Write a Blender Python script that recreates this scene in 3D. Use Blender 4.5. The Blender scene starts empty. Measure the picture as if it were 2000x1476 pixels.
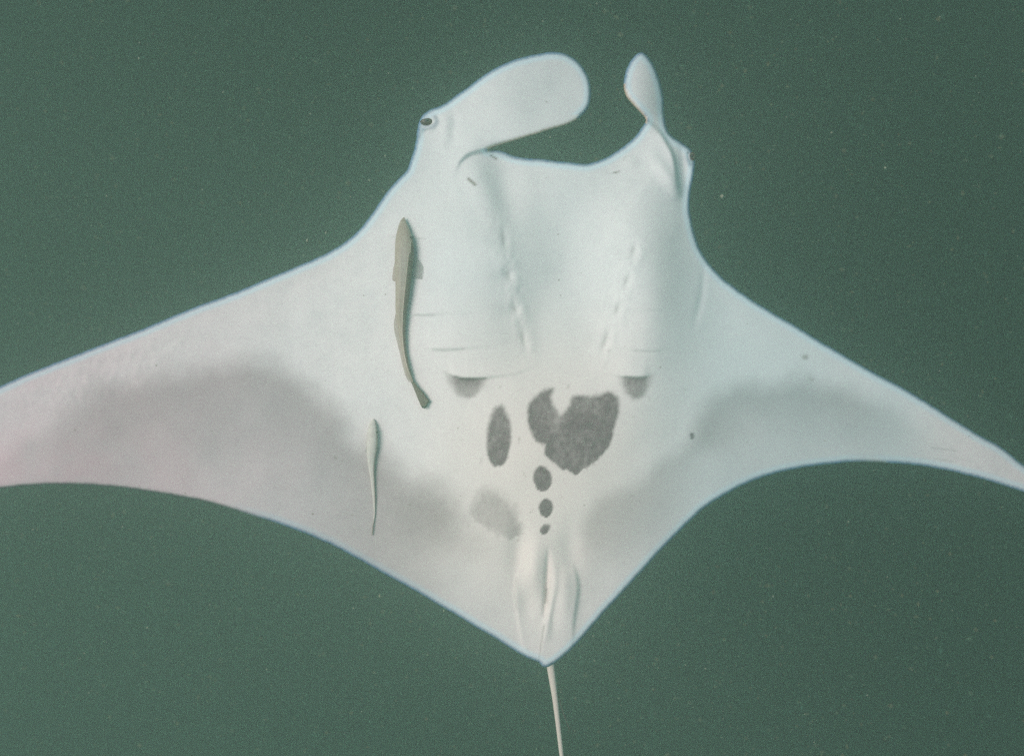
import bpy, math, random
import numpy as np

random.seed(4)
rng = np.random.default_rng(4)
scene = bpy.context.scene
C = scene.collection

# ------------------------------------------------------------------ camera
H = 2.6                                   # camera height above the manta's belly plane (m)
FPX = 1600.0                              # focal length in pixels of a 2000 px wide picture
cam_d = bpy.data.cameras.new('camera')
cam = bpy.data.objects.new('camera', cam_d); C.objects.link(cam)
cam.location = (0, 0, H); cam.rotation_euler = (0, 0, 0)
cam_d.sensor_fit = 'HORIZONTAL'
cam_d.angle = 2 * math.atan(1000.0 / FPX)
cam_d.clip_start = 0.05; cam_d.clip_end = 500
scene.camera = cam

# ------------------------------------------------------------------ sky and sun
SUN_TILT, SUN_TOP = 33.0, 9.0             # the sun stands left of straight up, a little to the top
world = bpy.data.worlds.new('World'); scene.world = world; world.use_nodes = True
wn, wl = world.node_tree.nodes, world.node_tree.links
wn.clear()
sky = wn.new('ShaderNodeTexSky'); sky.sky_type = 'NISHITA'; sky.sun_disc = False
sky.sun_elevation = math.radians(90 - 34); sky.sun_rotation = math.radians(285)
bgn = wn.new('ShaderNodeBackground'); bgn.inputs['Strength'].default_value = 0.09
wo = wn.new('ShaderNodeOutputWorld')
wl.new(sky.outputs[0], bgn.inputs[0]); wl.new(bgn.outputs[0], wo.inputs[0])

sun_d = bpy.data.lights.new('sun', 'SUN'); sun_d.energy = 4.5; sun_d.angle = math.radians(40)
sun_d.color = (1.0, 0.860, 0.806)
sun = bpy.data.objects.new('sun', sun_d); C.objects.link(sun)
sun.location = (-8, 2, 12)
sun.rotation_euler = (math.radians(-SUN_TOP), math.radians(-SUN_TILT), 0)

vs = scene.view_settings
vs.view_transform = 'Standard'; vs.look = 'None'; vs.gamma = 1; vs.use_curve_mapping = False
vs.exposure = -0.06
scene.render.engine = 'CYCLES'
cy = scene.cycles
cy.use_denoising = False; cy.use_adaptive_sampling = False
cy.volume_bounces = 3; cy.max_bounces = 10; cy.diffuse_bounces = 4
cy.transparent_max_bounces = 12
cy.sample_clamp_indirect = 0.45
cy.caustics_reflective = False; cy.caustics_refractive = False

# ------------------------------------------------------------------ helpers
def P(u, v, z):
    """photo-plane coordinates (2000 x 1476) at height z -> world points"""
    u = np.asarray(u, float); v = np.asarray(v, float); z = np.asarray(z, float) + 0 * u
    s = (H - z) / FPX
    return np.stack([(u - 1000) * s, (738 - v) * s, z], -1)

def sstep(x, a, b):
    t = np.clip((x - a) / (b - a), 0, 1)
    return t * t * (3 - 2 * t)

def catmull(pts, closed=False, step=5.0):
    p = np.asarray(pts, float); n = len(p); out = []
    rngi = range(n if closed else n - 1)
    for i in rngi:
        if closed:
            a, b, c, d = p[(i - 1) % n], p[i], p[(i + 1) % n], p[(i + 2) % n]
        else:
            a, b, c, d = p[max(i - 1, 0)], p[i], p[i + 1], p[min(i + 2, n - 1)]
        m = max(1, int(np.linalg.norm((c - b)[:2]) / step))
        # centripetal-ish: scale tangents with the segment length
        l0, l1, l2 = [max(1e-6, np.linalg.norm(q[:2])) for q in (b - a, c - b, d - c)]
        t1 = (c - b) if l0 < 1e-5 else ((b - a) / l0 * l1 + (c - b)) / 2 * min(1, 2 * l0 / l1)
        t2 = (c - b) if l2 < 1e-5 else ((d - c) / l2 * l1 + (c - b)) / 2 * min(1, 2 * l2 / l1)
        for k in range(m):
            t = k / m
            out.append((2*t**3 - 3*t*t + 1) * b + (t**3 - 2*t*t + t) * t1
                       + (-2*t**3 + 3*t*t) * c + (t**3 - t*t) * t2)
    if not closed: out.append(p[-1])
    return np.array(out)

def inside(poly, u, v):
    res = np.zeros(u.shape, bool)
    n = len(poly)
    for i in range(n):
        x1, y1 = poly[i]; x2, y2 = poly[(i + 1) % n]
        if y1 == y2: continue
        c = (v > min(y1, y2)) & (v <= max(y1, y2))
        if not c.any(): continue
        idx = np.nonzero(c)[0]
        xi = x1 + (v[idx] - y1) / (y2 - y1) * (x2 - x1)
        res[idx] ^= (u[idx] < xi)
    return res

def seg_dist(line, u, v, closed=False, chunk=20000):
    """nearest distance, nearest point, parameter (0..1 along the line) and side (+ on the left hand in picture axes)"""
    a = np.asarray(line, float)[:, :2]
    b = np.roll(a, -1, 0) if closed else a[1:]
    if not closed: a = a[:-1]
    e = b - a; L = np.linalg.norm(e, axis=1); L = np.maximum(L, 1e-9)
    cum = np.concatenate([[0], np.cumsum(L)]); tot = cum[-1]
    D = np.empty(len(u)); NP = np.empty((len(u), 2)); T = np.empty(len(u)); S = np.empty(len(u))
    for k in range(0, len(u), chunk):
        q = np.stack([u[k:k+chunk], v[k:k+chunk]], 1).astype(np.float32)
        dx = q[:, None, 0] - a[None, :, 0].astype(np.float32); dy = q[:, None, 1] - a[None, :, 1].astype(np.float32)
        t = np.clip((dx * e[:, 0].astype(np.float32) + dy * e[:, 1].astype(np.float32)) / (L**2).astype(np.float32), 0, 1)
        d2 = (dx - t * e[:, 0].astype(np.float32))**2 + (dy - t * e[:, 1].astype(np.float32))**2
        j = d2.argmin(1); r = np.arange(len(j))
        D[k:k+chunk] = np.sqrt(d2[r, j])
        tt = t[r, j]
        NP[k:k+chunk] = a[j] + tt[:, None] * e[j]
        T[k:k+chunk] = (cum[j] + tt * L[j]) / tot
        S[k:k+chunk] = np.sign(e[j, 0] * dy[r, j] - e[j, 1] * dx[r, j])
    return D, NP, T, S

def vnoise(u, v, scale, seed=0):
    """smooth value noise in [-1, 1]"""
    x = np.asarray(u, float) / scale + 1000 + seed * 17.3; y = np.asarray(v, float) / scale + 1000 + seed * 9.1
    xi = np.floor(x).astype(np.int64); yi = np.floor(y).astype(np.int64)
    fx = x - xi; fy = y - yi; fx = fx*fx*(3-2*fx); fy = fy*fy*(3-2*fy)
    def h(i, j):
        n = (i * 374761393 + j * 668265263 + seed * 974711) & 0x7fffffff
        n = ((n ^ (n >> 13)) * 1274126177) & 0x7fffffff
        return ((n ^ (n >> 16)) & 0xffff) / 32767.5 - 1
    return (h(xi, yi)*(1-fx) + h(xi+1, yi)*fx)*(1-fy) + (h(xi, yi+1)*(1-fx) + h(xi+1, yi+1)*fx)*fy

def mesh_obj(name, verts, faces, mat, parent=None, attrs=None, smooth=True):
    me = bpy.data.meshes.new(name)
    verts = np.asarray(verts, np.float32)
    if isinstance(faces, np.ndarray):
        nf, k = faces.shape
        me.vertices.add(len(verts)); me.vertices.foreach_set('co', verts.ravel())
        me.loops.add(nf * k); me.loops.foreach_set('vertex_index', faces.astype(np.int32).ravel())
        me.polygons.add(nf); me.polygons.foreach_set('loop_start', np.arange(0, nf * k, k, dtype=np.int32))
        me.update(calc_edges=True)
    else:
        me.from_pydata([tuple(map(float, q)) for q in verts], [], [tuple(map(int, f)) for f in faces])
    me.validate()
    if smooth: me.polygons.foreach_set('use_smooth', np.ones(len(me.polygons), bool))
    for an, av in (attrs or {}).items():
        at = me.attributes.new(an, 'FLOAT', 'POINT'); at.data.foreach_set('value', np.asarray(av, np.float32))
    me.materials.append(mat)
    o = bpy.data.objects.new(name, me); C.objects.link(o)
    if parent is not None:
        o.parent = parent; o.matrix_parent_inverse = parent.matrix_world.inverted()
    return o

def thing(name, label, cat, loc, group=None):
    o = bpy.data.objects.new(name, None); C.objects.link(o)
    o.empty_display_size = 0.1; o.location = tuple(float(q) for q in loc)
    o['label'] = label; o['category'] = cat
    if group: o['group'] = group
    bpy.context.view_layer.update()
    return o

class NT:
    """small shader-node writer"""
    def __init__(self, name):
        self.m = bpy.data.materials.new(name); self.m.use_nodes = True
        self.n, self.l = self.m.node_tree.nodes, self.m.node_tree.links
        self.n.clear(); self.out = self.n.new('ShaderNodeOutputMaterial')
    def node(self, t, **kw):
        x = self.n.new(t)
        for k, val in kw.items(): setattr(x, k, val)
        return x
    def put(self, sock, val):
        if isinstance(val, bpy.types.NodeSocket): self.l.new(val, sock)
        else: sock.default_value = val
    def math(self, op, a, b=0.0, c=0.0, clamp=False):
        x = self.node('ShaderNodeMath', operation=op, use_clamp=clamp)
        for s, val in zip(x.inputs, (a, b, c)): self.put(s, val)
        return x.outputs[0]
    def attr(self, name):
        return self.node('ShaderNodeAttribute', attribute_name=name).outputs['Fac']
    def noise(self, scale, detail=3.0, rough=0.55, vec=None):
        x = self.node('ShaderNodeTexNoise')
        x.inputs['Scale'].default_value = scale; x.inputs['Detail'].default_value = detail
        x.inputs['Roughness'].default_value = rough
        if vec is not None: self.l.new(vec, x.inputs['Vector'])
        return x.outputs['Fac']
    def obco(self):
        return self.node('ShaderNodeTexCoord').outputs['Object']
    def mix(self, f, a, b):
        x = self.node('ShaderNodeMix', data_type='RGBA')
        self.put(x.inputs[0], f)
        self.put(x.inputs[6], a if isinstance(a, bpy.types.NodeSocket) else (*a, 1))
        self.put(x.inputs[7], b if isinstance(b, bpy.types.NodeSocket) else (*b, 1))
        return x.outputs[2]
    def ramp(self, f, a, b):
        x = self.node('ShaderNodeMapRange', interpolation_type='SMOOTHSTEP')
        self.put(x.inputs[0], f); x.inputs[1].default_value = a; x.inputs[2].default_value = b
        return x.outputs[0]
    def bsdf(self, color, rough=0.6, spec=0.12, bump=None, bstr=0.2, bdist=0.002, **kw):
        b = self.node('ShaderNodeBsdfPrincipled')
        self.put(b.inputs['Base Color'], color if isinstance(color, bpy.types.NodeSocket) else (*color, 1))
        b.inputs['Roughness'].default_value = rough; b.inputs['Specular IOR Level'].default_value = spec
        if bump is not None:
            x = self.node('ShaderNodeBump'); x.inputs['Strength'].default_value = bstr; x.inputs['Distance'].default_value = bdist
            self.l.new(bump, x.inputs['Height']); self.l.new(x.outputs[0], b.inputs['Normal'])
        for k, val in kw.items(): self.put(b.inputs[k], val)
        return b
    def done(self, shader):
        self.l.new(shader.outputs[0], self.out.inputs['Surface']); return self.m

# ------------------------------------------------------------------ the water
# murky green sea: one closed box of even density round camera and scene
t = NT('murky_water')
pv = t.node('ShaderNodeVolumePrincipled')
pv.inputs['Color'].default_value = (0.39, 0.96, 0.61, 1)
pv.inputs['Density'].default_value = 0.070
pv.inputs['Anisotropy'].default_value = 0.10
pv.inputs['Absorption Color'].default_value = (0.10, 0.30, 0.16, 1)
pf = t.node('ShaderNodeVolumePrincipled')       # fine suspended silt: scatters almost straight on, which blooms round bright things
pf.inputs['Color'].default_value = (0.84, 0.97, 0.90, 1)
pf.inputs['Density'].default_value = 0.075
pf.inputs['Anisotropy'].default_value = 0.90
av = t.node('ShaderNodeAddShader')
t.l.new(pv.outputs[0], av.inputs[0]); t.l.new(pf.outputs[0], av.inputs[1])
t.l.new(av.outputs[0], t.out.inputs['Volume'])
M_haze = t.m
def box(name, lo, hi, mat):
    (x0, y0, z0), (x1, y1, z1) = lo, hi
    v = [(x0,y0,z0),(x1,y0,z0),(x1,y1,z0),(x0,y1,z0),(x0,y0,z1),(x1,y0,z1),(x1,y1,z1),(x0,y1,z1)]
    f = [(0,3,2,1),(4,5,6,7),(0,1,5,4),(1,2,6,5),(2,3,7,6),(3,0,4,7)]
    return mesh_obj(name, v, f, mat, smooth=False)
haze = box('haze', (-70, -70, -13), (70, 70, 2.95), M_haze); haze['kind'] = 'stuff'

# added dark basin, its sides raised to darken the edges of the view
t = NT('basin_dark')
col = t.mix(t.noise(0.15, 5), (0.001, 0.003, 0.002), (0.002, 0.005, 0.003))
M_basin = t.done(t.bsdf(col, 0.9, 0.0))
gx = np.concatenate([np.linspace(-68, -9, 13)[:-1], np.linspace(-9, 9, 145), np.linspace(9, 68, 13)[1:]])
U, V = np.meshgrid(gx, gx)
DROP = [10.4 * sstep(U + 0.10 * np.abs(V), 0.7, 2.2), 8.4 * sstep(-U, 1.6, 3.3), 9.8 * sstep(V, 0.75, 2.2), 8.4 * sstep(-V, 1.2, 2.7)]
Z = -11.2 + sum(d**5 for d in DROP)**0.2 + 0.25 * vnoise(U, V, 3.0, 3) + 0.1 * vnoise(U, V, 1.2, 4)
Z = np.minimum(Z, -0.55 + 0.08 * vnoise(U, V, 2.0, 7))
vv = np.stack([U.ravel(), V.ravel(), Z.ravel()], 1)
ii = np.arange(len(gx)**2).reshape(len(gx), len(gx))
ff = np.stack([ii[:-1, :-1].ravel(), ii[:-1, 1:].ravel(), ii[1:, 1:].ravel(), ii[1:, :-1].ravel()], 1)
basin = mesh_obj('added_basin', vv, ff, M_basin); basin['kind'] = 'structure'

# ------------------------------------------------------------------ the manta: outline in the belly plane
OUT = [(-400,985),(-370,950),(-300,905),(-200,852),(-100,800),(0,754),(40,735.5),(44,733.5),(100,711),(190,676),(285,639),(378,600),
 (450,574),(520,545),(575,522),(620,503),(650,488),(680,468),(705,445),(730,412),(755,376),(775,352),(795,331),
 (800,317),(806,301),(812,275),(814.5,256),(818,240),(824,227),(838,215),(864,205),(890,187),(916,168.6),(947,145),
 (972,131),(999,118.8),(1042,107),(1082,101.7),(1106,105.7),(1129.5,121),(1146,142.5),(1153,164),(1155,183),
 (1151,206.5),(1139,224),(1122,237),(1101,246),(1079.6,251.6),(1034.6,265.8),(987,280),(962,287.5),
 (953,291.5),(962,293),(974,293.5),(987,297.5),(1003.7,304.5),(1022.7,308.5),(1058,310.8),(1101,315.6),(1139,319.5),(1150,319),(1173.7,312),
 (1197,300),(1221,283.6),(1240,267),(1253,249),(1262,234.5),(1254,224),(1237.7,206.5),(1223.5,190),(1218.3,175.7),
 (1218.8,156.7),(1223.5,135.4),(1233,117.6),(1246,104),(1253,102),(1266,110.5),(1278,128),(1286,147),(1292,166),
 (1296,185),(1298,216),(1300.6,239.7),(1305,256),(1316,268),(1335,280),(1349,292),(1356.5,305),(1358,318),(1356,339),
 (1351,365),(1348,387),(1347.6,410),(1352,433),(1359,462),(1369,488),(1385,513),(1406,537),(1429,556),(1452,573),
 (1503,605.7),(1552,634),(1601,664.6),(1649.6,693),(1698,721.5),(1759,754),(1804,780.5),(1865,819),(1922,853.7),
 (1958.5,874),(1993,902.4),(2060,948),(2115,995),(2132,1018),(2110,1012),(2050,984),(1994,959),(1950,945),(1901.6,931),(1849,918.7),(1788,908.5),
 (1727,903.7),(1674,902.4),(1625,905.7),(1564,914),(1511,925.5),(1462.6,943),(1414,967.5),(1373,994.5),(1336.6,1028.5),
 (1300,1065),(1250,1120),(1209,1165),(1162.6,1216),(1134.8,1248.6),(1110,1273),(1091.5,1288.8),(1077.6,1298),
 (1067,1303),(1059,1301.5),(1053.8,1294.5),(1029.7,1284),(1002,1268.7),(968,1247),(931,1225),(900,1206),(850,1177),(800,1147.5),
 (740,1114.5),(690,1086),(647.5,1064),(577.5,1034.5),(490,1006),(402.5,980),(315,964),(227.5,951.8),(157.5,947),
 (101.5,946.3),(52.5,949),(0,954),(-120,966),(-250,980),(-360,992)]
poly = catmull(OUT, closed=True, step=5.0)
# tiny wear in the wing margins
pn = np.roll(poly, -1, 0) - np.roll(poly, 1, 0); pn = np.stack([pn[:, 1], -pn[:, 0]], 1) / np.linalg.norm(pn, axis=1)[:, None]
poly = poly + pn * (0.5 * vnoise(poly[:, 0], poly[:, 1], 11, 5) + 0.35 * vnoise(poly[:, 0], poly[:, 1], 5, 6))[:, None]

STEP = 3.0
gu = np.arange(-408, 2142, STEP); gv = np.arange(94, 1312, STEP)
GU, GV = np.meshgrid(gu, gv)
ins = inside(poly, GU.ravel(), GV.ravel()).reshape(GU.shape)
cell = ins[:-1, :-1] & ins[1:, :-1] & ins[:-1, 1:] & ins[1:, 1:]
used = np.zeros(GU.shape, bool)
used[:-1, :-1] |= cell; used[1:, :-1] |= cell; used[:-1, 1:] |= cell; used[1:, 1:] |= cell
full = np.zeros(GU.shape, bool)           # vertices whose four cells are all kept
full[1:-1, 1:-1] = cell[:-1, :-1] & cell[1:, :-1] & cell[:-1, 1:] & cell[1:, 1:]
vid = -np.ones(GU.shape, int); vid[used] = np.arange(used.sum())
u = GU[used].astype(float); v = GV[used].astype(float); bnd = ~full[used]
D, NPt, _, _ = seg_dist(poly, u, v, closed=True)
u[bnd] = NPt[bnd, 0]; v[bnd] = NPt[bnd, 1]; D[bnd] = 0
# relax the first ring of vertices inside the margin so the border cells stay even
quads = np.stack([vid[:-1, :-1][cell], vid[:-1, 1:][cell], vid[1:, 1:][cell], vid[1:, :-1][cell]], 1)

# ------------------------------------------------------------------ the manta: relief
def gauss(u, v, cu, cv, su, sv, rot=0.0):
    c, s = math.cos(rot), math.sin(rot)
    x = (u - cu) * c + (v - cv) * s; y = -(u - cu) * s + (v - cv) * c
    return np.exp(-0.5 * ((x / su)**2 + (y / sv)**2))

def near(u, v, pts, pad):
    p = np.asarray(pts)[:, :2]
    m = (u > p[:, 0].min() - pad) & (u < p[:, 0].max() + pad) & (v > p[:, 1].min() - pad) & (v < p[:, 1].max() + pad)
    return np.nonzero(m)[0]

def line_feature(u, v, pts, fn, pad):
    """pts: (u, v, amplitude); adds fn(signed distance) * amplitude near the line"""
    c = catmull(pts, step=3.0); i = near(u, v, pts, pad); r = np.zeros_like(u)
    if len(i) == 0: return r
    d, _, tt, s = seg_dist(c, u[i], v[i])
    cum = np.concatenate([[0], np.cumsum(np.linalg.norm(np.diff(c[:, :2], axis=0), axis=1))]); cum /= cum[-1]
    a = np.interp(tt, cum, c[:, 2])
    r[i] = a * fn(d * np.where(s == 0, 1, s))
    return r

def step_fn(L, soft=1.3):                  # raised on the negative side (left hand walking along, picture axes), sharp drop
    return lambda s: (1 / (1 + np.exp(np.clip(s / soft, -40, 40)))) * np.exp(-np.maximum(-s, 0) / L)
def groove_fn(w):
    return lambda s: -np.exp(-(s / w)**2)
def ridge_fn(w):
    return lambda s: np.exp(-(s / w)**2)

GILLS = [  # flaps: (points along the free edge with step height in metres, run of the flap towards the head)
 ([(748,461,0),(775,461.5,.0030),(805,462,.0030),(835,465,.0012),(880,467,0)], 50),
 ([(790,612,0),(812,614.5,.0055),(838,614.5,.0050),(868,612.5,.0026),(950,610,0)], 55),
 ([(826,679,0),(848,682,.0070),(880,682.5,.0066),(912,680,.0042),(985,674,0)], 55),
 ([(868,724,0),(878,729,.002),(886,733.5,.0075),(900,736.8,.0105),(925,738,.0105),(950,737,.0085),(985,733.5,.0050),(1012,729,.004),(1030,722,.0022),(1055,714,0)], 42),
 ([(1140,720,0),(1175,728,.0035),(1200,733,.005),(1222,735,.0085),(1245,736,.0105),(1258,735.6,.0095),(1268,733,.003),(1282,729,0)], 42),
 ([(1180,674,0),(1225,681,.0030),(1262,685,.0042),(1310,683,0)], 50),
 ([(1205,603,0),(1262,606,.0022),(1320,604,0)], 50),
]
def gill_step(u, v, pts, L):
    p = catmull(pts, step=3.0); o = np.argsort(p[:, 0]); p = p[o]
    f = np.interp(u, p[:, 0], p[:, 1]); s_ = v - f
    wide = np.clip(-s_ / 40, 0, 1)                       # the flap's ends melt into the skin away from its edge
    am = np.interp(u, p[:, 0], p[:, 2], 0, 0)
    k = 26; am2 = (np.interp(u - k, p[:, 0], p[:, 2], 0, 0) + am + np.interp(u + k, p[:, 0], p[:, 2], 0, 0)) / 3
    am = am * (1 - wide) + am2 * wide
    return am / (1 + np.exp(np.clip(s_ / 0.9, -40, 40))) * np.exp(-np.maximum(-s_, 0) / L)
HOLLOWS = [(984,466,.006,7,24),(994,538,.010,8,15),(1006,602,.010,6.5,13),(1022,661,.007,7,22),
           (1238,489,.009,6,15),(1224,548,.010,7,17),(1206,604,.010,6,14),(1183,664,.006,6,24)]

def relief(u, v, D):
    z = np.zeros_like(u)
    # broad carriage of the disc: left wing nearer to the surface, right wing sinking away
    a = np.clip((1060 - u) / 1060, 0, None); z += 0.15 * a**1.7
    a = np.clip((1085 - u) / -930, 0, None); z -= 0.26 * a**1.5
    z -= 0.05 * sstep(-v, -480, -120)                       # head dips a little
    damp = 1 - np.exp(-(D / 70.0)**1.3)
    # trunk
    zt = 0.085 * np.exp(-0.5 * ((u - 1085) / 215)**2) * sstep(v, 300, 520) * (1 - 0.85 * sstep(v, 740, 1230))
    zt += 0.034 * gauss(u, v, 905, 540, 80, 150, -0.10)     # branchial baskets
    zt += 0.058 * gauss(u, v, 1280, 550, 56, 150, 0.10)
    zt -= 0.072 * gauss(u, v, 1108, 505, 70, 175)           # throat
    zt += 0.010 * gauss(u, v, 1105, 650, 40, 70)
    zt += 0.020 * gauss(u, v, 1070, 860, 120, 110)
    z += zt * damp
    # lower jaw and lip
    z += 0.020 * gauss(u, v, 1090, 372, 95, 32) * (1 - np.exp(-D / 25))
    z += 0.026 * gauss(u, v, 932, 345, 26, 40, -0.3)        # jaw corner, left
    z -= 0.015 * gauss(u, v, 985, 378, 24, 62, -0.25)
    # unrolled cephalic fin on the left
    fin = sstep(u + 0.45 * (280 - v), 840, 1060) * sstep(-v, -318, -268) * np.where(u < 1190, 1, 0)
    z += fin * (0.050 - 0.060 * np.clip((u - 900) / 255, 0, 1.1)**2 - 0.012 * np.clip((200 - v) / 90, -1, 1.2))
    z += line_feature(u, v, [(953,291.5,.020),(930,296.6,.022),(913.6,302.5,.021),(902,313,.017),(894.7,325,.009),(890,338,.003),(884,356,0)],
                      lambda s: (1 / (1 + np.exp(np.clip(-s / 1.6, -40, 40)))) * np.exp(-np.maximum(s, 0) / 34), 150) * (1 - sstep(u, 990, 1060))
    z += line_feature(u, v, [(884,206,0),(888,235,.004),(886,270,.003),(880,310,0)], groove_fn(9), 40)
    z += line_feature(u, v, [(866,212,0),(870,240,.005),(866,275,.003),(858,300,0)], ridge_fn(11), 40)
    # eye sockets
    z -= 0.020 * gauss(u, v, 832, 243, 13, 7, -0.25)
    z += line_feature(u, v, [(822,252,0),(835,255,.005),(847,248,.007),(851,238,.006),(846,228,0)], ridge_fn(4), 30)
    z -= 0.010 * gauss(u, v, 1353, 309, 7, 8)
    z += line_feature(u, v, [(1330,282,0),(1338,300,.004),(1344,318,.004),(1345,335,0)], ridge_fn(5), 30)
    # rolled cephalic fin on the right: blade, fold, inner flare
    pad = gauss(u, v, 1258, 165, 40, 60) * np.where((u > 1190) & (v < 300), 1, 0)
    z += 0.012 * pad - np.where((u > 1190) & (v < 270), 1, 0) * 0.05 * np.clip((u - 1238) / 60, 0, 1.2)**2 * sstep(-v, -275, -215)
    z += line_feature(u, v, [(1261,234,.012),(1273,243,.018),(1290,259,.026),(1302,278,.032),(1313,298,.036),(1320,325,.036),(1323.5,350,.028),(1327,372,.010),(1331,395,0)],
                      lambda s: (1 / (1 + np.exp(np.clip(-s / 1.5, -40, 40)))) * np.exp(-np.maximum(s, 0) / 30), 90)
    z += line_feature(u, v, [(1262,292,0),(1285,318,.011),(1305,345,.015),(1320,368,.011),(1326,388,0)], ridge_fn(13), 60)
    z -= 0.014 * gauss(u, v, 1335, 335, 8, 45)
    z += 0.005 * gauss(u, v, 1232, 318, 10, 9)
    z += line_feature(u, v, [(1140,321,0),(1175,329,.002),(1203,337,.003),(1232,335,.002),(1262,330,0)], groove_fn(4), 30)
    # gill ridges, puckers and flaps
    z += line_feature(u, v, [(955,350,0),(962,400,.006),(976,455,.004),(992,520,.003),(1006,590,.003),(1024,655,.003),(1036,720,0)], ridge_fn(22), 70)
    z += line_feature(u, v, [(1250,430,0),(1240,480,.002),(1226,545,.003),(1208,605,.003),(1184,665,.002),(1160,720,0)], ridge_fn(18), 70)
    for hu, hv, ha, sx, sy in HOLLOWS:
        rot = -0.22 if hu < 1100 else 0.35
        z -= ha * 0.65 * gauss(u, v, hu, hv, sx, sy * 0.72, rot)
        z -= ha * 0.45 * gauss(u, v, hu - 14, hv + 4, 14, 9, 0.3)
        z += ha * (0.10 + 0.35 * (int(hu * 7) % 3) / 2) * gauss(u, v, hu + 13, hv + 7, 8, 12, rot)
    for rc_, rot_ in (((1003, 560), -0.22), ((1212, 580), 0.30)):
        z += 0.0018 * gauss(u, v, rc_[0], rc_[1], 17, 95, rot_) * (vnoise(u, v * .6, 10, 61) + 0.6 * vnoise(u, v, 6.5, 62)) * sstep(D, 0, 40)
    for pts, L in GILLS:
        z += gill_step(u, v, pts, L)
    z += line_feature(u, v, [(1372,505,0),(1374,540,.003),(1366,600,.004),(1350,650,0)], groove_fn(7), 40)
    # cloaca, pelvic fins
    z += line_feature(u, v, [(1071,1066,0),(1070.5,1090,.006),(1069,1125,.011),(1067,1160,.014),(1065,1190,.010),(1063,1212,0)], groove_fn(4.5), 40)
    z += line_feature(u, v, [(1082,1085,0),(1083,1130,.008),(1078,1180,.011),(1070,1220,.009),(1066,1255,0)], ridge_fn(8), 40)
    z += line_feature(u, v, [(1061,1205,0),(1063.5,1222,.004),(1060,1245,.007),(1056,1268,.007),(1053.5,1290,.004)],
                      lambda s: (1 / (1 + np.exp(np.clip(s / 1.0, -40, 40)))) * np.exp(-np.maximum(-s, 0) / 22), 60)
    z += line_feature(u, v, [(1012,1105,0),(1008,1130,.006),(1006,1162,.009),(1009.5,1200,.008),(1016,1240,.006),(1025,1276,.003)],
                      lambda s: (1 / (1 + np.exp(np.clip(s / 1.0, -40, 40)))) * np.exp(-np.maximum(-s, 0) / 26), 80)
    z += line_feature(u, v, [(1118,1098,0),(1126,1122,.008),(1129.5,1145,.012),(1126,1180,.012),(1121,1215,.009),(1119,1250,.002)],
                      lambda s: (1 / (1 + np.exp(np.clip(-s / 1.3, -40, 40)))) * np.exp(-np.maximum(s, 0) / 24), 80)
    z += line_feature(u, v, [(1089,1150,0),(1085,1170,.003),(1080,1195,.004),(1076,1225,0)], groove_fn(5), 40)
    z += 0.024 * gauss(u, v, 1040, 1118, 19, 40) + 0.020 * gauss(u, v, 1102, 1150, 15, 52)
    z -= 0.020 * gauss(u, v, 1016, 1085, 15, 38) + 0.018 * gauss(u, v, 1110, 1078, 17, 32)
    z -= 0.011 * gauss(u, v, 1031, 1172, 13, 26)
    # muscle and skin unevenness, wing rays
    lo = sstep(D, 0, 40)
    z += lo * (0.0045 * vnoise(u, v, 130, 11) + 0.0016 * vnoise(u, v, 45, 12))
    wing = sstep(np.abs(u - 1085), 330, 520)
    z += lo * wing * 0.0012 * vnoise(u + 0.4 * v, v - 0.3 * u, 85, 13)
    # creases near the left wing's front margin
    wr = gauss(u, v, 190, 730, 120, 40, -0.36)
    z += lo * wr * 0.0011 * vnoise(u * 0.9 - v * 0.5, v * 0.9 + u * 0.35, 9, 14)
    return z

def rim(D, u):
    T = 0.006 + 0.008 * sstep(D, 10, 120); w = 9.0 + 30 * sstep(D, 10, 120)
    k = np.clip(1 - D / w, 0, 1)
    return 0.008 * np.sqrt(1 - np.clip(1 - D / 12.0, 0, 1)**2)

zmid_v = relief(u, v, D)
zv = zmid_v + rim(D, u)
# dorsal side: own gentle back, thickest over the trunk
back = 0.16 * np.exp(-0.5 * ((u - 1085) / 230)**2) * sstep(v, 250, 520) * (1 - 0.75 * sstep(v, 780, 1260)) * (1 - np.exp(-(D / 90)**1.4))
zd = zmid_v - rim(D, u) - (0.03 + back) * (1 - np.exp(-D / 60.0)) * sstep(D, 0, 60)
pv_ = P(u, v, zv)
pd_ = pv_.copy(); pd_[:, 2] = zd
inner = np.nonzero(~bnd)[0]
did = np.arange(len(u)); did[inner] = len(u) + np.arange(len(inner))
verts = np.concatenate([pv_, pd_[inner]])
qv = quads[:, ::-1]                        # belly faces the camera (+Z)
qd = did[quads]
faces = np.concatenate([qv, qd])

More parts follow.
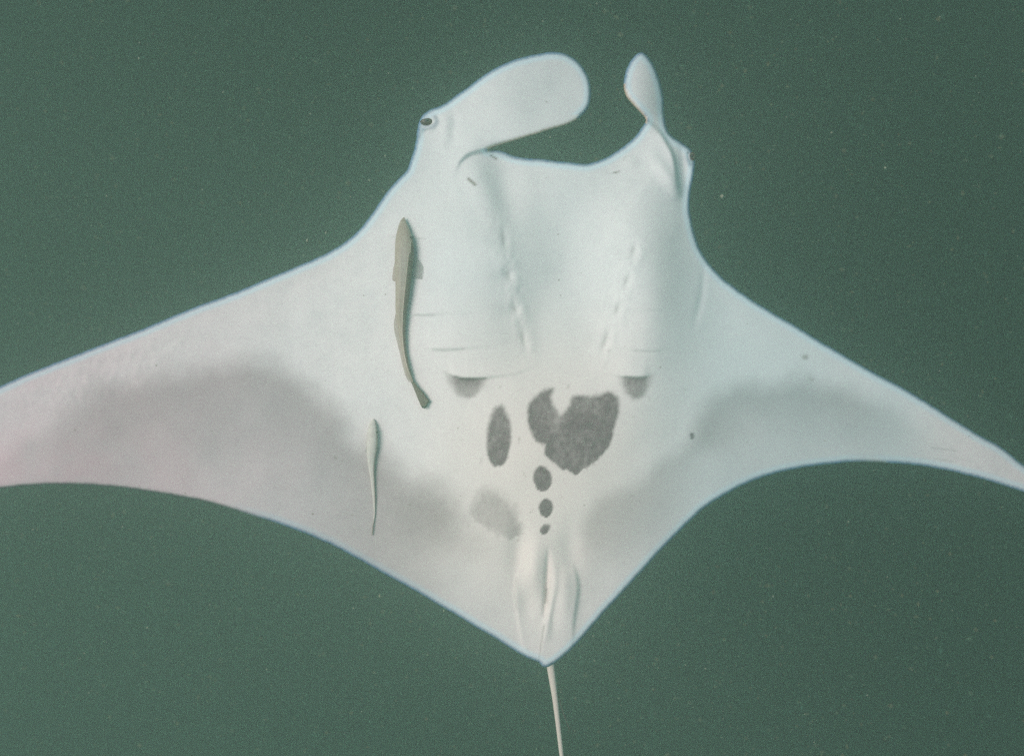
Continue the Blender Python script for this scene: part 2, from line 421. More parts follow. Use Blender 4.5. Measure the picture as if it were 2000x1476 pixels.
# ------------------------------------------------------------------ the manta: pigment (skin markings, plus painted shade, water tint and lens fringe)
def z6(pts): return [(850 + x / 4.1, 700 + y / 4.1) for x, y in pts]
SPOTS = [  # polygon, softness (px), depth
 (z6([(945,240),(930,320),(945,370),(985,420),(1008,450),(1040,415),(1080,370),(1085,330),(1110,302),(1180,304),(1250,300),(1330,285),(1380,262),(1460,310),(1470,430),
      (1435,550),(1418,640),(1380,720),(1310,800),(1220,870),(1185,885),(1130,930),(1045,886),(1030,893),(960,840),(875,755),(880,690),(810,665),
      (765,580),(740,470),(755,360),(810,300),(860,258)]), 3.6, 1.04, 1.1),
 (z6([(480,400),(535,378),(570,440),(600,520),(606,600),(595,720),(570,810),(520,860),(480,865),(430,800),(412,700),(415,600),(440,490)]), 4.0, 1.0, 1.1),
 (z6([(850,862),(895,880),(935,950),(925,1010),(890,1055),(830,1058),(800,1010),(787,950),(810,885)]), 2.0, 1.05, 1.0),
 (z6([(890,1120),(930,1150),(943,1195),(920,1250),(885,1275),(845,1245),(828,1195),(850,1145)]), 1.8, 1.05, 0.8),
 (z6([(915,1325),(918,1350),(900,1395),(860,1415),(838,1390),(850,1350),(885,1325)]), 1.8, 1.0, 0.8),
 (z6([(118,90),(260,90),(410,90),(388,195),(345,270),(265,318),(190,295),(138,215)]), 11, 0.72, 1.5),
 (z6([(1502,100),(1600,100),(1715,100),(1700,235),(1655,312),(1600,328),(1540,285),(1505,205)]), 9, 0.70, 1.5),
 (z6([(390,1050),(500,1085),(570,1150),(640,1200),(660,1290),(700,1360),(620,1440),(480,1400),(350,1330),(270,1230),(320,1120)]), 10, 0.46, 3.2),
 ([(1347.5,845),(1355,846),(1356,855),(1351,859),(1347.5,853)], 1.2, 1.05, 0.3),
]
pig_shade = np.zeros_like(u)
for pts, soft, depth, jit in SPOTS:
    c = catmull(pts, closed=True, step=3.0); i = near(u, v, c, 60)
    uu = u[i] + jit * (vnoise(u[i], v[i], 7, 21) + 0.35 * vnoise(u[i], v[i], 3.2, 22)); vv_ = v[i] + 1.7 * jit * (vnoise(u[i], v[i], 6, 23) + 0.35 * vnoise(u[i], v[i], 2.7, 24))
    d, _, _, _ = seg_dist(c, uu, vv_, closed=True)
    sd = np.where(inside(c, uu, vv_), d, -d)
    top = c[:, 1].min(); hgt = c[:, 1].max() - top
    so = soft * (1.9 - 1.3 * np.clip((v[i] - top) / hgt, 0, 1))
    tone = 0.98 + 0.10 * vnoise(u[i], v[i], 30, 25) + 0.07 * vnoise(u[i], v[i], 9, 26) + 0.07 * vnoise(u[i], v[i] * .5, 4, 27)
    if hgt > 120: tone -= 0.30 * gauss(u[i], v[i], 1096, 800, 9, 30, 0.35) + 0.10 * gauss(u[i], v[i], 1062, 800, 26, 40) + 0.10 * gauss(u[i], v[i], 1160, 790, 40, 18)
    for gi, (lo_u, hi_u) in ((3, (870, 960)), (4, (1205, 1285))):
        if lo_u < c[:, 0].mean() < hi_u and c[:, 1].mean() < 775:
            gp = catmull(GILLS[gi][0], step=3.0); gp = gp[np.argsort(gp[:, 0])]
            tone = tone * sstep(v[i] - np.interp(u[i], gp[:, 0], gp[:, 1]), -1.5, 2.0) * (1 + 0.35 * np.exp(-np.abs(v[i] - 742) / 14))
    pig_shade[i] = np.maximum(pig_shade[i], depth * tone * sstep(sd, -so, so))
# grey fields of the wings: sharp towards the body, thinning out towards the trailing margin
def field(curve, closing, soft, reach, floor, depth, fade):
    c = catmull(curve, step=8.0); full_poly = np.concatenate([c, np.array(closing, float)])
    i = near(u, v, full_poly, 80)
    du = 16 * vnoise(u[i], v[i], 70, 31) + 5 * vnoise(u[i], v[i], 22, 32); dv = 14 * vnoise(u[i], v[i], 60, 33) + 5 * vnoise(u[i], v[i], 18, 34)
    uu, vv_ = u[i] + du * soft / 34, v[i] + dv * soft / 34
    d, _, tt, _ = seg_dist(c, uu, vv_)
    ins_ = inside(full_poly, uu, vv_)
    sd = np.where(ins_, d, -d)
    ends = fade(u[i], v[i])
    val = sstep(sd, -soft, soft) * (floor + (1 - floor) * np.exp(-(np.maximum(sd, 0) / reach)**2)) * depth * ends
    out = np.zeros_like(u); out[i] = val
    return out
wingL = field([(-190,960),(-60,905),(20,872),(66,838),(120,800),(200,762),(300,728),(400,712),(480,713),(545,728),(600,760),(648,803),(690,845),(722,875),(760,915),(800,945),(850,965),(905,1010),(935,1060),(955,1110)],
              [(1010,1300),(600,1240),(-190,1060)], 44, 200, 0.38, 0.62, lambda p, q: (0.35 + 0.65*sstep(p, -60, 260)) * (1 - sstep(q, 1010, 1120)*sstep(p, 700, 930)))
wingR = field([(1880,860),(1800,830),(1700,780),(1640,758),(1570,741),(1500,740),(1440,755),(1392,788),(1362,825),(1345,860)],
              [(1320,930),(1300,1060),(1900,1060)], 34, 110, 0.34, 0.54, lambda p, q: (1 - sstep(p, 1640, 1880)) * (1 - (1 - sstep(p, 1335, 1470)) * sstep(q, 850, 905)))
wingR2 = field([(1420,880),(1345,870),(1285,905),(1235,945),(1178,968),(1150,1005),(1132,1060),(1130,1120)],
               [(1180,1280),(1520,1050)], 22, 150, 0.40, 0.36, lambda p, q: (1 - sstep(p, 1290, 1440)) * (1 - sstep(q, 1030, 1130)))
pig_shade = np.maximum(pig_shade, 1 - (1 - wingL) * (1 - wingR) * (1 - wingR2))
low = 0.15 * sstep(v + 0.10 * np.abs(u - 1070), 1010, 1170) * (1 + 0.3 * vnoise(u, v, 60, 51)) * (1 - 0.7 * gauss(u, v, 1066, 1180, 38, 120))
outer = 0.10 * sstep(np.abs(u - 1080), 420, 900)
pig_shade = pig_shade + (1 - pig_shade) * np.clip(low + outer, 0, 1)  # light falling off below and outward from the trunk, painted as grey
pig_shade += 0.16 * gauss(u, v, 985, 299, 22, 6, 0.3)
# small dark scars and parasites' marks, scratches, dark lines along slits, folds and eyes
def dab(pts, w, a): return line_feature(u, v, [(x, y, a) for x, y in pts], lambda s: np.exp(-(s / w)**2), 20)
brown = dab([(915,349.5),(920,354),(928,361)], 2.6, .9)
brown += dab([(958,303),(964,307),(970,311)], 1.6, .9) + dab([(1198,338),(1204,336.5),(1210,335)], 1.4, .8)
brown += dab([(1217.5,313),(1220,308),(1225,304.5)], 1.0, .3) + dab([(1571,697),(1574,697.5)], 5, .55) + dab([(655,893),(656,894)], 2.2, .6)
brown += dab([(1583,740),(1586,741)], 4, .25)
scratch = np.zeros_like(u)
for (x, y, L, ang) in [(330,676,24,-.3),(352,664,20,-.45),(300,690,18,-.2),(270,712,26,-.2),(205,712,16,-.05),(165,713,16,-.25),(130,722,16,-.45),(345,711,30,0),(258,748,9,-.8),(372,693,12,-.2)]:
    scratch += dab([(x - L/2*math.cos(ang), y - L/2*math.sin(ang)), (x, y - 0.8), (x + L/2*math.cos(ang), y + L/2*math.sin(ang))], 1.8, .55)
# old scrapes over the wings and belly, a few stray flecks round the blotches
for k in range(70):
    x, y = (rng.uniform(60, 900), rng.uniform(560, 1080)) if k % 3 else (rng.uniform(1200, 1850), rng.uniform(580, 1000))
    L, ang = rng.uniform(12, 60), rng.normal(-0.35 if x < 1000 else 0.5, 0.45)
    scratch += dab([(x - L/2*math.cos(ang), y - L/2*math.sin(ang)), (x + rng.normal(0, 1), y + rng.normal(0, 1.5)), (x + L/2*math.cos(ang), y + L/2*math.sin(ang))], 1.7, rng.uniform(.10, .34))
for k in range(46):
    x, y = rng.normal(1060, 120), rng.normal(880, 110)
    brown += dab([(x, y), (x + rng.normal(0, 2.5), y + rng.normal(0, 3.5) + .5)], rng.uniform(1.3, 2.4), rng.uniform(.08, .34))
dark_s = dab([(1820,874),(1845,877),(1868,880)], 1.8, .28) + dab([(1825,895),(1842,898),(1862,901)], 1.8, .22) + dab([(1860,890),(1885,898),(1905,903)], 1.8, .12)
dark_s += dab([(1067,1150),(1066.5,1165),(1066,1176)], 2.4, .6) + dab([(1062,1222),(1058.5,1245),(1055,1270),(1053.5,1285)], 2.2, .5)
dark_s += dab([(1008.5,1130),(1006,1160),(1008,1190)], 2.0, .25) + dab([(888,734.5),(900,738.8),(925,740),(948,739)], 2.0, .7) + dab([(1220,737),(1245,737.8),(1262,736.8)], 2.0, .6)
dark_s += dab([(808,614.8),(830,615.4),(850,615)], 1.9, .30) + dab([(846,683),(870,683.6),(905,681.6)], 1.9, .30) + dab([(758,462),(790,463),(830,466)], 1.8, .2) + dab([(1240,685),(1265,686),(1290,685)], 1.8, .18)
dark_s += dab([(850,229),(853,239),(847,247),(835,251),(824,258),(819,268)], 4.0, .40) + dab([(817,250),(820,243)], 3, .25)
dark_s += dab([(1349,300),(1346,309),(1350,320)], 5.0, .32)
for hu, hv, ha, sx, sy in HOLLOWS: dark_s += 0.40 * gauss(u, v, hu - 2, hv, 3.0, sy * .5, -0.2 if hu < 1100 else 0.3)  # shade in the gill hollows, painted dark
# margin colour: painted blue and orange lens fringe; dark where the back shows behind
rimc = np.exp(-(D / 6.0)**4)
trail = np.maximum(sstep(-u, -560, -420) * sstep(v, 900, 930), sstep(u, 1640, 1740) * sstep(v - 0.55 * (u - 1700), 880, 892))
orange = ((u > 905) & (u < 1130) & (v > 225) & (v < 300) & (v > 262 - 0.29 * (u - 1034) - 16) & (v < 292)).astype(float)
orange = np.maximum(orange, ((u > 1215) & (u < 1266) & (v > 160) & (v < 240) & (u < 1225 + 0.72 * (v - 175))).astype(float))
a_fringe_lid_blue = rimc * (1 - np.clip(trail + orange, 0, 1))
a_rim_dark = np.exp(-(D / 5.0)**4) * trail
a_fringe_orange = np.exp(-(D / 3.6)**2) * orange
pink = sstep(-u, -760, 40) * (0.55 + 0.45 * sstep(v, 780, 930)) * (0.8 + 0.3 * vnoise(u, v, 90, 41) + 0.15 * vnoise(u, v, 25, 42)) + 0.10 * sstep(u, 1750, 1950)
warm = gauss(u, v, 1060, 900, 170, 190) + 0.4 * gauss(u, v, 1060, 1180, 60, 90) + 0.35 * gauss(u, v, 860, 1080, 130, 90)
cool = np.maximum(sstep(u, 1180, 1420) * (1 - sstep(u, 1700, 1900)), 0.5 * sstep(-v, -740, -520) * sstep(u, 600, 850)) * (0.85 + 0.2 * vnoise(u, v, 110, 43))  # water's bluish cast painted on the right wing; head and chest cooler too
cyan = np.exp(-((D - 10.5) / 4.5)**2) * (1 - np.clip(trail + orange, 0, 1))  # pale inner band of the painted fringe
a_fringe_lid_blue = np.maximum(a_fringe_lid_blue, 0.30 * np.clip(dab([(850,229),(853,238),(848,247),(836,250),(824,252)], 4.5, 1) + dab([(1345,296),(1342,308),(1347,322)], 5, 1), 0, 1))
n_d = len(inner)
def both(a, d): return np.concatenate([a, np.full(n_d, d)])
attrs = dict(pigment_shade=both(pig_shade, 0), brown=both(np.clip(brown, 0, 1), 0), scratch=both(np.clip(scratch, 0, 1), 0),
             dark=both(np.clip(dark_s, 0, 1), 0), fringe_lid_blue=both(a_fringe_lid_blue, 0), rim_dark=both(a_rim_dark, 0),
             fringe_orange=both(a_fringe_orange, 0), pink=both(np.clip(pink, 0, 1), 0), warm=both(np.clip(warm, 0, 1), 0), cool=both(np.clip(cool, 0, 1), 0), cyan=both(cyan, 0), mauve=both(sstep(-u, -900, -450), 0), dorsal=both(np.zeros_like(u), 1))

# skin
t = NT('manta_skin')
co = t.obco()
n1 = t.noise(2.2, 4, .6, co); n2 = t.noise(28, 4, .6, co); n3 = t.noise(160, 3, .6, co)
n4 = t.noise(9, 5, .62, co)
white = t.mix(t.ramp(n1, .3, .7), (0.74, 0.745, 0.73), (0.79, 0.775, 0.75))
white = t.mix(t.math('MULTIPLY', t.ramp(n4, .40, .75), .38), white, (0.655, 0.66, 0.65))
white = t.mix(t.math('MULTIPLY', t.ramp(n2, .42, .75), .42), white, (0.63, 0.64, 0.635))
white = t.mix(t.math('MULTIPLY', t.ramp(n3, .50, .80), .55), white, (0.56, 0.55, 0.53))
white = t.mix(t.math('MULTIPLY', t.attr('warm'), .8), white, (0.80, 0.735, 0.665))
white = t.mix(t.math('MULTIPLY', t.attr('cool'), .75), white, (0.62, 0.725, 0.73))
white = t.mix(t.math('MULTIPLY', t.attr('pink'), .9), white, (0.82, 0.585, 0.63))
white = t.mix(t.math('MULTIPLY', t.attr('cyan'), .65), white, (0.58, 0.80, 0.86))
white = t.mix(t.math('MULTIPLY', t.attr('scratch'), .6), white, (0.88, 0.85, 0.80))
grey = t.mix(t.ramp(t.noise(45, 5, .65, co), .3, .7), (0.138, 0.103, 0.111), (0.205, 0.156, 0.164))
grey = t.mix(t.math('MULTIPLY', t.attr('cool'), .7), grey, (0.19, 0.225, 0.24))
grey = t.mix(t.math('MULTIPLY', t.attr('mauve'), .85), grey, (0.245, 0.178, 0.198))
grey = t.mix(t.math('MULTIPLY', t.attr('pink'), .6), grey, (0.36, 0.22, 0.25))
pg = t.math('MULTIPLY', t.attr('pigment_shade'), t.math('ADD', .93, t.math('MULTIPLY', n3, .14)), clamp=True)
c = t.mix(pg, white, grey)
# scattered tiny brown specks
vo = t.node('ShaderNodeTexVoronoi'); vo.inputs['Scale'].default_value = 26; vo.inputs['Randomness'].default_value = 1
t.l.new(co, vo.inputs['Vector'])
keep = t.node('ShaderNodeSeparateColor'); t.l.new(vo.outputs['Color'], keep.inputs[0])
speck = t.math('MULTIPLY', t.math('LESS_THAN', vo.outputs['Distance'], t.math('MULTIPLY', keep.outputs[1], .095)), t.math('GREATER_THAN', keep.outputs[0], .62))
c = t.mix(t.math('MULTIPLY', speck, .55), c, (0.22, 0.17, 0.14))
c = t.mix(t.attr('brown'), c, (0.10, 0.055, 0.035))
c = t.mix(t.math('MULTIPLY', t.attr('dark'), .8), c, (0.06, 0.06, 0.062))
c = t.mix(t.math('MULTIPLY', t.attr('fringe_lid_blue'), .88), c, (0.02, 0.14, 0.31))
c = t.mix(t.math('MULTIPLY', t.attr('rim_dark'), .85), c, (0.05, 0.05, 0.06))
c = t.mix(t.math('MULTIPLY', t.attr('fringe_orange'), .75), c, (0.42, 0.20, 0.05))
c = t.mix(t.attr('dorsal'), c, (0.03, 0.034, 0.04))
bmp = t.math('ADD', t.math('MULTIPLY', n3, .5), t.noise(420, 2, .5, co))
M_skin = t.done(t.bsdf(c, 0.62, 0.10, bmp, 0.12, 0.0015))

def surf_z(uu, vv_):
    uu = np.atleast_1d(np.asarray(uu, float)); vv_ = np.atleast_1d(np.asarray(vv_, float))
    d, _, _, _ = seg_dist(poly, uu, vv_, closed=True)
    return relief(uu, vv_, d) + rim(d, uu)

base = P(1080, 760, float(surf_z(1080, 760)[0]) - 0.15)
manta = thing('manta_ray', 'huge white-bellied manta ray with dark heart-shaped belly blotch, fins spread', 'manta ray', base)
body = mesh_obj('body', verts, faces, M_skin, manta, attrs)

# tubes and ellipsoids ------------------------------------------------------
def tube(path, radii, seg=16, cap=True):
    path = np.asarray(path, float); n = len(path); vs_, fs = [], []
    tang = np.gradient(path, axis=0); tang /= np.linalg.norm(tang, axis=1)[:, None]
    for k in range(n):
        up = np.array([0, 0, 1.0]); side = np.cross(tang[k], up); side /= np.linalg.norm(side); nn = np.cross(side, tang[k])
        r = radii[k] if np.ndim(radii[k]) else (radii[k], radii[k])
        for j in range(seg):
            a = 2 * math.pi * j / seg
            vs_.append(path[k] + side * math.cos(a) * r[0] + nn * math.sin(a) * r[1])
    for k in range(n - 1):
        for j in range(seg):
            a, b = k * seg + j, k * seg + (j + 1) % seg
            fs.append((a, b, b + seg, a + seg))
    if cap:
        fs.append(tuple(range(seg))[::-1]); fs.append(tuple(range((n - 1) * seg, n * seg)))
    return np.array(vs_), fs

def ellipsoid(c, r, rot=0.0, nu=20, nv=12):
    vs_, fs = [], []
    for i in range(nv + 1):
        th = math.pi * i / nv
        for j in range(nu):
            ph = 2 * math.pi * j / nu
            x, y, z = r[0]*math.sin(th)*math.cos(ph), r[1]*math.sin(th)*math.sin(ph), r[2]*math.cos(th)
            vs_.append((c[0] + x*math.cos(rot) - y*math.sin(rot), c[1] + x*math.sin(rot) + y*math.cos(rot), c[2] + z))
    for i in range(nv):
        for j in range(nu):
            a, b = i*nu + j, i*nu + (j+1) % nu
            fs.append((a, a + nu, b + nu, b))
    return np.array(vs_), fs

# eyes
t = NT('eye_brown'); M_eye = t.done(t.bsdf(t.mix(t.noise(300, 2), (0.045, 0.028, 0.022), (0.085, 0.05, 0.04)), 0.25, 0.35))
t = NT('pupil_black'); M_pupil = t.done(t.bsdf((0.008, 0.007, 0.010), 0.2, 0.4))
PX = H / FPX
t = NT('eyelid_skin'); M_lid = t.done(t.bsdf(t.mix(t.noise(120, 3), (0.40, 0.47, 0.52), (0.54, 0.57, 0.59)), 0.55, 0.15))
for (eu, ev, rx, ry, rot, dz) in [(836, 237, 16.0, 9.0, 0.10, -.003), (1352.5, 306, 6.5, 9.0, 0.1, .001)]:
    zc = float(surf_z(eu, ev)[0]) + dz
    c3 = P(eu, ev, zc)
    vs_, fs = ellipsoid(c3, (rx*PX, ry*PX, 7*PX), rot)
    e = mesh_obj('eye', vs_, fs, M_eye, manta)
    vs_, fs = ellipsoid(c3 + np.array([-1.5*PX, -0.5*PX, 3.2*PX]), (rx*.55*PX, ry*.45*PX, 4.2*PX), rot)
    mesh_obj('pupil', vs_, fs, M_pupil, e)
    # soft lower lid: a bluish crescent of skin under the eye
    if eu < 1000: lp = catmull([(822,248,-.006,1.6),(828,249.5,-.001,3.4),(836,250,.002,4.4),(846,246.5,.002,4.2),(852.5,238,.000,3.0),(853,231,-.004,1.6)], step=2)
    else: lp = catmull([(1351,319,-.005,1.4),(1347,314,-.001,2.8),(1345,307,.000,3.2),(1346,300,-.001,2.4),(1348,296,-.005,1.4)], step=2)
    lz = surf_z(lp[:, 0], lp[:, 1]); lz = 0.5 * lz + 0.5 * lz.mean()
    vs_, fs = tube(P(lp[:, 0], lp[:, 1], lz + lp[:, 2] - 0.003), [(w*PX, w*PX*.8) for w in lp[:, 3]], 12)
    mesh_obj('eyelid', vs_, fs, M_lid, e)

# tail: pale below, dark back wrapping round both sides
t = NT('tail_skin')
c = t.mix(t.ramp(t.attr('flank'), .42, .60), (0.72, 0.66, 0.57), (0.035, 0.035, 0.04))
c = t.mix(t.math('MULTIPLY', t.noise(90, 4), .3), c, (0.30, 0.26, 0.22))
M_tail = t.done(t.bsdf(c, 0.6, 0.1))
tp = catmull([(1070,1262,-.045,8),(1074,1290,-.050,8),(1078,1320,-.055,7.2),(1083,1355,-.06,6.0),(1089,1405,-.068,5.0),(1097,1476,-.08,4.2),(1107,1560,-.10,3.4),(1128,1700,-.14,2.6),(1160,1900,-.2,1.6),(1190,2060,-.25,.8)], step=8)
tpath = P(tp[:, 0], tp[:, 1], tp[:, 2])
seg = 20
vs_, fs = tube(tpath, [(w*PX, w*PX*.9) for w in tp[:, 3]], seg)
fl = np.tile(0.5 - 0.5*np.sin(2*np.pi*np.arange(seg)/seg + 0.30*np.cos(2*np.pi*np.arange(seg)/seg)), len(tp))
mesh_obj('tail', vs_, fs, M_tail, manta, dict(flank=fl))
t = NT('filament_dark'); M_fil = t.done(t.bsdf((0.10, 0.075, 0.065), 0.7, 0.1))
fp = catmull([(1083,1325,-.07,1.2),(1088,1348,-.068,1.0),(1096,1378,-.065,.9),(1104,1402,-.066,.8),(1109,1415,-.066,.9),(1113.5,1426,-.066,.7)], step=6)
vs_, fs = tube(P(fp[:, 0], fp[:, 1], fp[:, 2]), [w*PX for w in fp[:, 3]], 8)
mesh_obj('tail_filament', vs_, fs, M_fil, manta)

# ------------------------------------------------------------------ remoras
def remora_mat(name, belly, belly2, flank, line):
    t = NT(name); co = t.obco()
    c = t.mix(t.ramp(t.noise(60, 4, .6, co), .35, .7), belly, belly2)
    c = t.mix(t.math('MULTIPLY', t.attr('chest'), .55), c, (0.37, 0.37, 0.335))
    c = t.mix(t.math('MULTIPLY', t.attr('streak'), .32), c, tuple(q * 0.45 for q in belly))
    fk = t.mix(t.ramp(t.noise(120, 4, .65, co), .35, .7), flank, tuple(q * 0.72 for q in flank))
    c = t.mix(t.ramp(t.attr('side'), -0.03, 0.03), c, fk)
    band = t.math('SUBTRACT', 1.0, t.ramp(t.math('ABSOLUTE', t.math('ADD', t.attr('side'), .05)), .03, .10))
    c = t.mix(t.math('MULTIPLY', band, .75), c, line)
    c = t.mix(t.attr('tailtip'), c, tuple(q * 0.45 for q in flank))
    return t.done(t.bsdf(c, 0.5, 0.12, t.noise(350, 2, .5, co), 0.1, 0.001))

def remora_body(rows, lift, sidefn, nseg=80, depth=0.76):
    """rows: (v, left edge, right edge) in the belly plane; returns verts, faces, attrs, and the centre line"""
    r = np.array([((l + q) / 2, vv_, (q - l) / 2) for vv_, l, q in rows])
    c = catmull(r, step=3.0)
    zc = surf_z(c[:, 0], c[:, 1]); k = np.ones(25) / 25
    zc = np.convolve(np.pad(zc, 12, mode='edge'), k, 'valid')
    hw = np.maximum(c[:, 2], 0.35)
    zz = zc + lift + hw * PX * depth
    vs_, sd, ch, tl, st_ = [], [], [], [], []
    n = len(c)
    for i in range(n):
        a = 2 * np.pi * np.arange(nseg) / nseg
        ca, sa = np.cos(a), np.sin(a)
        # flattened belly, rounder back
        ex = np.sign(ca) * np.abs(ca)**0.9; ez = np.where(sa > 0, np.abs(sa)**1.0 * 0.9, -np.abs(sa) * 1.0)
        uu = c[i, 0] + ex * hw[i]; vv_ = c[i, 1] + 0 * a
        z = zz[i] + ez * hw[i] * PX * depth
        vs_.append(P(uu, vv_, z))
        s = ex - sidefn(c[i, 1]); s = np.where(sa < -0.25, np.maximum(s, 0.3), s)
        sd.append(s * hw[i] / 18.0 * 2)
        tl.append(np.full(nseg, i / (n - 1)))
        ch.append(np.exp(-((ex + 0.1) / .55)**2) * np.full(nseg, 1.0))
        st_.append(np.where(sa > 0, np.exp(-((ex + 0.22 + 0.05*np.sin(i*.11)) / .09)**2) + 0.7*np.exp(-((ex - 0.28) / .08)**2), 0))
    vs_ = np.concatenate(vs_)
    fs = []
    for i in range(n - 1):
        for j in range(nseg):
            a_, b_ = i*nseg + j, i*nseg + (j+1) % nseg
            fs.append((a_, b_, b_ + nseg, a_ + nseg))
    fs.append(tuple(range(nseg))[::-1]); fs.append(tuple(range((n-1)*nseg, n*nseg)))
    return vs_, fs, np.concatenate(sd), np.concatenate(ch), np.concatenate(tl), c, zz, np.concatenate(st_)

def blade(outline, zfn, thick, mat, name, parent, attrs=None):
    """thin fin: closed outline in the belly plane, given a real thickness that tapers to the edge"""
    c = catmull(outline, closed=True, step=2.5); m = c.mean(0); n = len(c)
    rings = [(1.0, 0.0), (0.8, 0.6), (0.45, 1.0), (0.05, 1.0)]
    vs_, fs = [], []
    for sgn in (1, -1):
        for s, h in rings:
            q = m + (c - m) * s
            vs_.append(P(q[:, 0], q[:, 1], zfn(q[:, 0], q[:, 1]) + sgn * h * thick / 2))
    vs_ = np.concatenate(vs_); R = len(rings)
    for side in (0, 1):
        for k in range(R - 1):
            for j in range(n):
                a_ = (side*R + k)*n + j; b_ = (side*R + k)*n + (j+1) % n
                f = (a_, b_, b_ + n, a_ + n); fs.append(f if side == 0 else f[::-1])
        ring = tuple((side*R + R - 1)*n + j for j in range(n)); fs.append(ring if side == 0 else ring[::-1])
    for j in range(n):
        fs.append((j, R*n + j, R*n + (j+1) % n, (j+1) % n))
    return mesh_obj(name, vs_, fs, mat, parent, attrs)

def fin_mat(name, colr, alpha):
    t = NT(name)
    b = t.bsdf(t.mix(t.ramp(t.noise(90, 4), .35, .7), colr, tuple(q * .75 for q in colr)), 0.6, 0.1)
    tr = t.node('ShaderNodeBsdfTransparent'); mx = t.node('ShaderNodeMixShader'); mx.inputs[0].default_value = alpha
    t.l.new(tr.outputs[0], mx.inputs[1]); t.l.new(b.outputs[0], mx.inputs[2])
    return t.done(mx)
M_fin_clear = fin_mat('fin_clear', (0.30, 0.31, 0.28), 0.24)
M_fin_pale = fin_mat('fin_pale', (0.52, 0.46, 0.40), 0.8)
M_fin_brown = fin_mat('fin_brown', (0.17, 0.135, 0.105), 0.95)

# the larger one
M_rem = remora_mat('remora_skin', (0.335, 0.285, 0.23), (0.395, 0.34, 0.275), (0.150, 0.112, 0.090), (0.66, 0.58, 0.47))
rows = [(424,789,790.2),(427,785.6,790.8),(431,782.6,792.6),(442,778,797.5),(452.5,775.4,801.3),(464,773,805),(477,771.8,807.8),(492,771.3,808.3),(513,771,807),(526,771.3,805.2),
        (547.7,772.2,802.6),(571,772.4,800),(596,772.2,796.6),(612,773,794.4),(631,776,792.8),(655,779.5,792.2),(689,785.5,794.6),(720,792,801.2),(738,798.5,806),(751,805,811),(757,808.6,814),(764,812.0,818),(773,816.5,824),(780,820,828)]
lv = [424,464,478,491,493,497,526,560,590,612,640,655,689,720,764]
lu = [790.5,805.6,801.8,801.6,801.5,798,795,791.5,788.5,787,785.8,786,789.6,796.5,815]
rc = np.array([((l+q)/2, a, (q-l)/2) for a, l, q in rows])
def side_big(vv_):
    lu_ = np.interp(vv_, lv, lu); cu = np.interp(vv_, rc[:, 1], rc[:, 0]); hw = np.interp(vv_, rc[:, 1], rc[:, 2])
    return float(np.clip((lu_ - cu) / max(hw, .5), -1, 1.2))
LIFT = 0.009
vs_, fs, sd, ch, tl, cl, zz, stk = remora_body(rows, LIFT, side_big)
b0 = P(cl[len(cl)//3, 0], cl[len(cl)//3, 1], zz[len(cl)//3] - 0.03)
rem = thing('remora', 'larger grey-brown remora with dark side stripe and curved tail beside gill slits', 'remora', b0, 'remoras clinging to the manta')
chest = ch * np.exp(-((vs_[:, 1] - P(0, 520, zz[0])[1]) / 0.085)**2)
mesh_obj('body', vs_, fs, M_rem, rem, dict(side=sd, chest=chest, tailtip=0.35 * sstep(tl, .80, .93), streak=stk * sstep(tl, .12, .25)))
zl = lambda uu, vv_: np.interp(vv_, cl[:, 1], zz)
blade([(772,512),(769,520),(767,533),(766.3,545),(768.5,549.5),(773.5,549)], lambda a, b: zl(a, b) - 0.004 + 0*a, 0.003, M_fin_pale, 'pectoral_fin', rem)
blade([(806,494),(811,500),(817,507),(825,518),(831,531),(834,544),(826,545.5),(815,544),(803,540)], lambda a, b: zl(a, b) - 0.004 - 0.0004*(a - 806), 0.003, M_fin_clear, 'pectoral_fin', rem)
blade([(775,606),(771.5,618),(769.4,632),(770.5,648),(775.5,668),(781,690),(788.5,722),(794,738),(800,746),(796,728),(789,700),(784,672),(780.5,645),(779,620)],
      lambda a, b: zl(a, b) - 0.002 + 0*a, 0.003, M_fin_pale, 'anal_fin', rem)
blade([(803.5,745),(808,744),(813,751),(819,758),(827,767),(834,777),(839.5,785),(835.5,788),(834,793),(829.5,797.5),(825,796.5),(818,783),(812.5,769)],
      lambda a, b: zl(a, b) + 0.003 + 0*a, 0.005, M_fin_brown, 'tail_fin', rem)
ez = float(np.interp(464.7, cl[:, 1], zz))
vs_, fs = ellipsoid(P(803.2, 464.7, ez + 0.007), (2.6*PX, 2.6*PX, 3.6*PX)); mesh_obj('eye', vs_, fs, M_pupil, rem)

# the smaller one
M_rem2 = remora_mat('remora_pale_skin', (0.54, 0.525, 0.475), (0.60, 0.585, 0.53), (0.56, 0.47, 0.41), (0.60, 0.58, 0.52))
rows = [(818,729,730.2),(820,726.6,731.8),(826.4,722.5,734.2),(835,719.8,735.7),(844,717.8,736.6),(861.6,716,737.2),(879,716,735.8),(888,716.6,734),(905.7,718.5,731.8),
        (923,721.2,731.2),(941,724,731.8),(967,727,733),(985,728.8,733.2),(1002.6,729.8,732.8),(1012,729,731.7),(1024,727.4,730),(1036,726.3,728.8),(1045,725.8,727.6)]
vs_, fs, sd, ch, tl, cl2, zz2, stk = remora_body(rows, 0.003, lambda q: 0.72 - 0.5*sstep(q, 880, 960) , 36)
b0 = P(cl2[len(cl2)//3, 0], cl2[len(cl2)//3, 1], zz2[len(cl2)//3] - 0.02)
rem2 = thing('remora', 'smaller pale slender remora with thin dark tail on the grey wing area', 'remora', b0, 'remoras clinging to the manta')
tipv = sstep(tl, .82, .93)
mesh_obj('body', vs_, fs, M_rem2, rem2, dict(side=sd, chest=np.zeros(len(sd)), tailtip=tipv, streak=0.7 * stk * sstep(tl, .2, .35)))
zl2 = lambda uu, vv_: np.interp(vv_, cl2[:, 1], zz2)
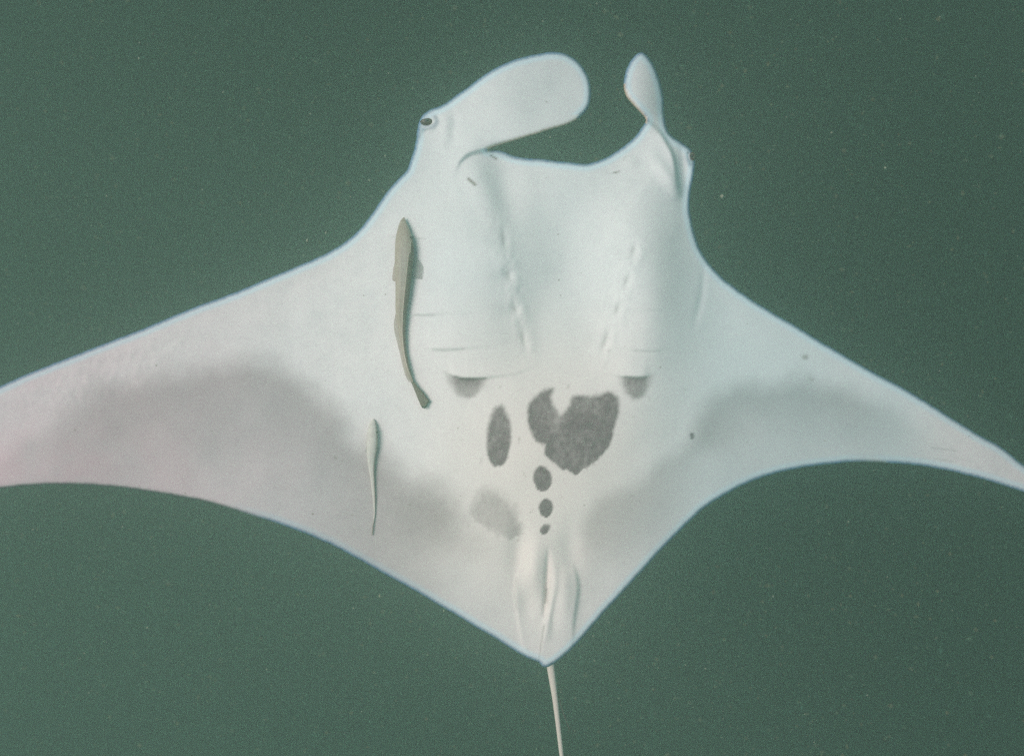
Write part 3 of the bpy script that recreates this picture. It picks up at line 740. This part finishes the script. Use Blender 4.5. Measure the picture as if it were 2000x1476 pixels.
blade([(717,868),(714.5,874),(713,881),(714.5,884.5),(718,882)], lambda a, b: zl2(a, b) - 0.003 + 0*a, 0.002, M_fin_clear, 'pectoral_fin', rem2)
blade([(736,866),(738,873),(738.5,881),(736.5,885),(733,882)], lambda a, b: zl2(a, b) - 0.003 + 0*a, 0.002, M_fin_clear, 'pectoral_fin', rem2)
ez = float(np.interp(843.7, cl2[:, 1], zz2))
vs_, fs = ellipsoid(P(736.6, 843.7, ez + 0.003), (2.1*PX, 1.7*PX, 3*PX)); mesh_obj('eye', vs_, fs, M_pupil, rem2)

# ------------------------------------------------------------------ particles drifting in the water
def snow(n, zlo, zhi, rlo, rhi, extra=()):
    ico = np.array([(1,0,0),(-1,0,0),(0,1,0),(0,-1,0),(0,0,1),(0,0,-1)], float)
    tri = np.array([(0,2,4),(2,1,4),(1,3,4),(3,0,4),(2,0,5),(1,2,5),(3,1,5),(0,3,5)])
    z = rng.uniform(zlo, zhi, n); uu = rng.uniform(-150, 2150, n); vv_ = rng.uniform(-150, 1626, n)
    r = rng.uniform(0, 1, n)**2.5 * (rhi - rlo) + rlo
    ctr = P(uu, vv_, z)
    if len(extra):
        ex = np.array(extra); ctr = np.concatenate([ctr, P(ex[:, 0], ex[:, 1], ex[:, 2])]); r = np.concatenate([r, ex[:, 3]])
    n = len(ctr)
    st = rng.uniform(.6, 1.4, (n, 1, 3)) * (1 + .25*rng.standard_normal((n, 6, 1)))
    vs_ = ctr[:, None, :] + ico[None] * st * r[:, None, None]
    fs = (tri[None] + 6*np.arange(n)[:, None, None]).reshape(-1, 3)
    return vs_.reshape(-1, 3), fs
t = NT('drifting_particles')
M_snow = t.done(t.bsdf(t.mix(t.noise(3, 2), (0.20, 0.22, 0.13), (0.34, 0.36, 0.30)), 0.8, 0.0))
vs_, fs = snow(1500, -3.5, -0.4, 0.0015, 0.006,
               [(685,385,-.05,.004),(600,470,-.1,.0075),(637,455,-.1,.006),(700,412,-.1,.003),(722,352,-.1,.004),(741,1163,-.05,.0055),(691,1187,-.1,.004),(288,1225,-.2,.007),(1407,275,-.05,.003),(1410,383,-.1,.007)])
def silt_mat():
    t = NT('silt_flakes'); co = t.obco()
    c = t.mix(t.ramp(t.noise(5, 3, .6, co), .4, .6), (0.10, 0.26, 0.20), (0.42, 0.34, 0.18))
    b = t.bsdf(c, 0.9, 0.0); tr = t.node('ShaderNodeBsdfTransparent'); mx = t.node('ShaderNodeMixShader'); mx.inputs[0].default_value = 0.09
    t.l.new(tr.outputs[0], mx.inputs[1]); t.l.new(b.outputs[0], mx.inputs[2])
    return t.done(mx)
v2_, f2_ = snow(16000, -2.2, -0.5, 0.0028, 0.012)
si = mesh_obj('drifting_silt', v2_, f2_, silt_mat()); si['kind'] = 'stuff'
sn = mesh_obj('suspended_particles', vs_, fs, M_snow); sn['kind'] = 'stuff'
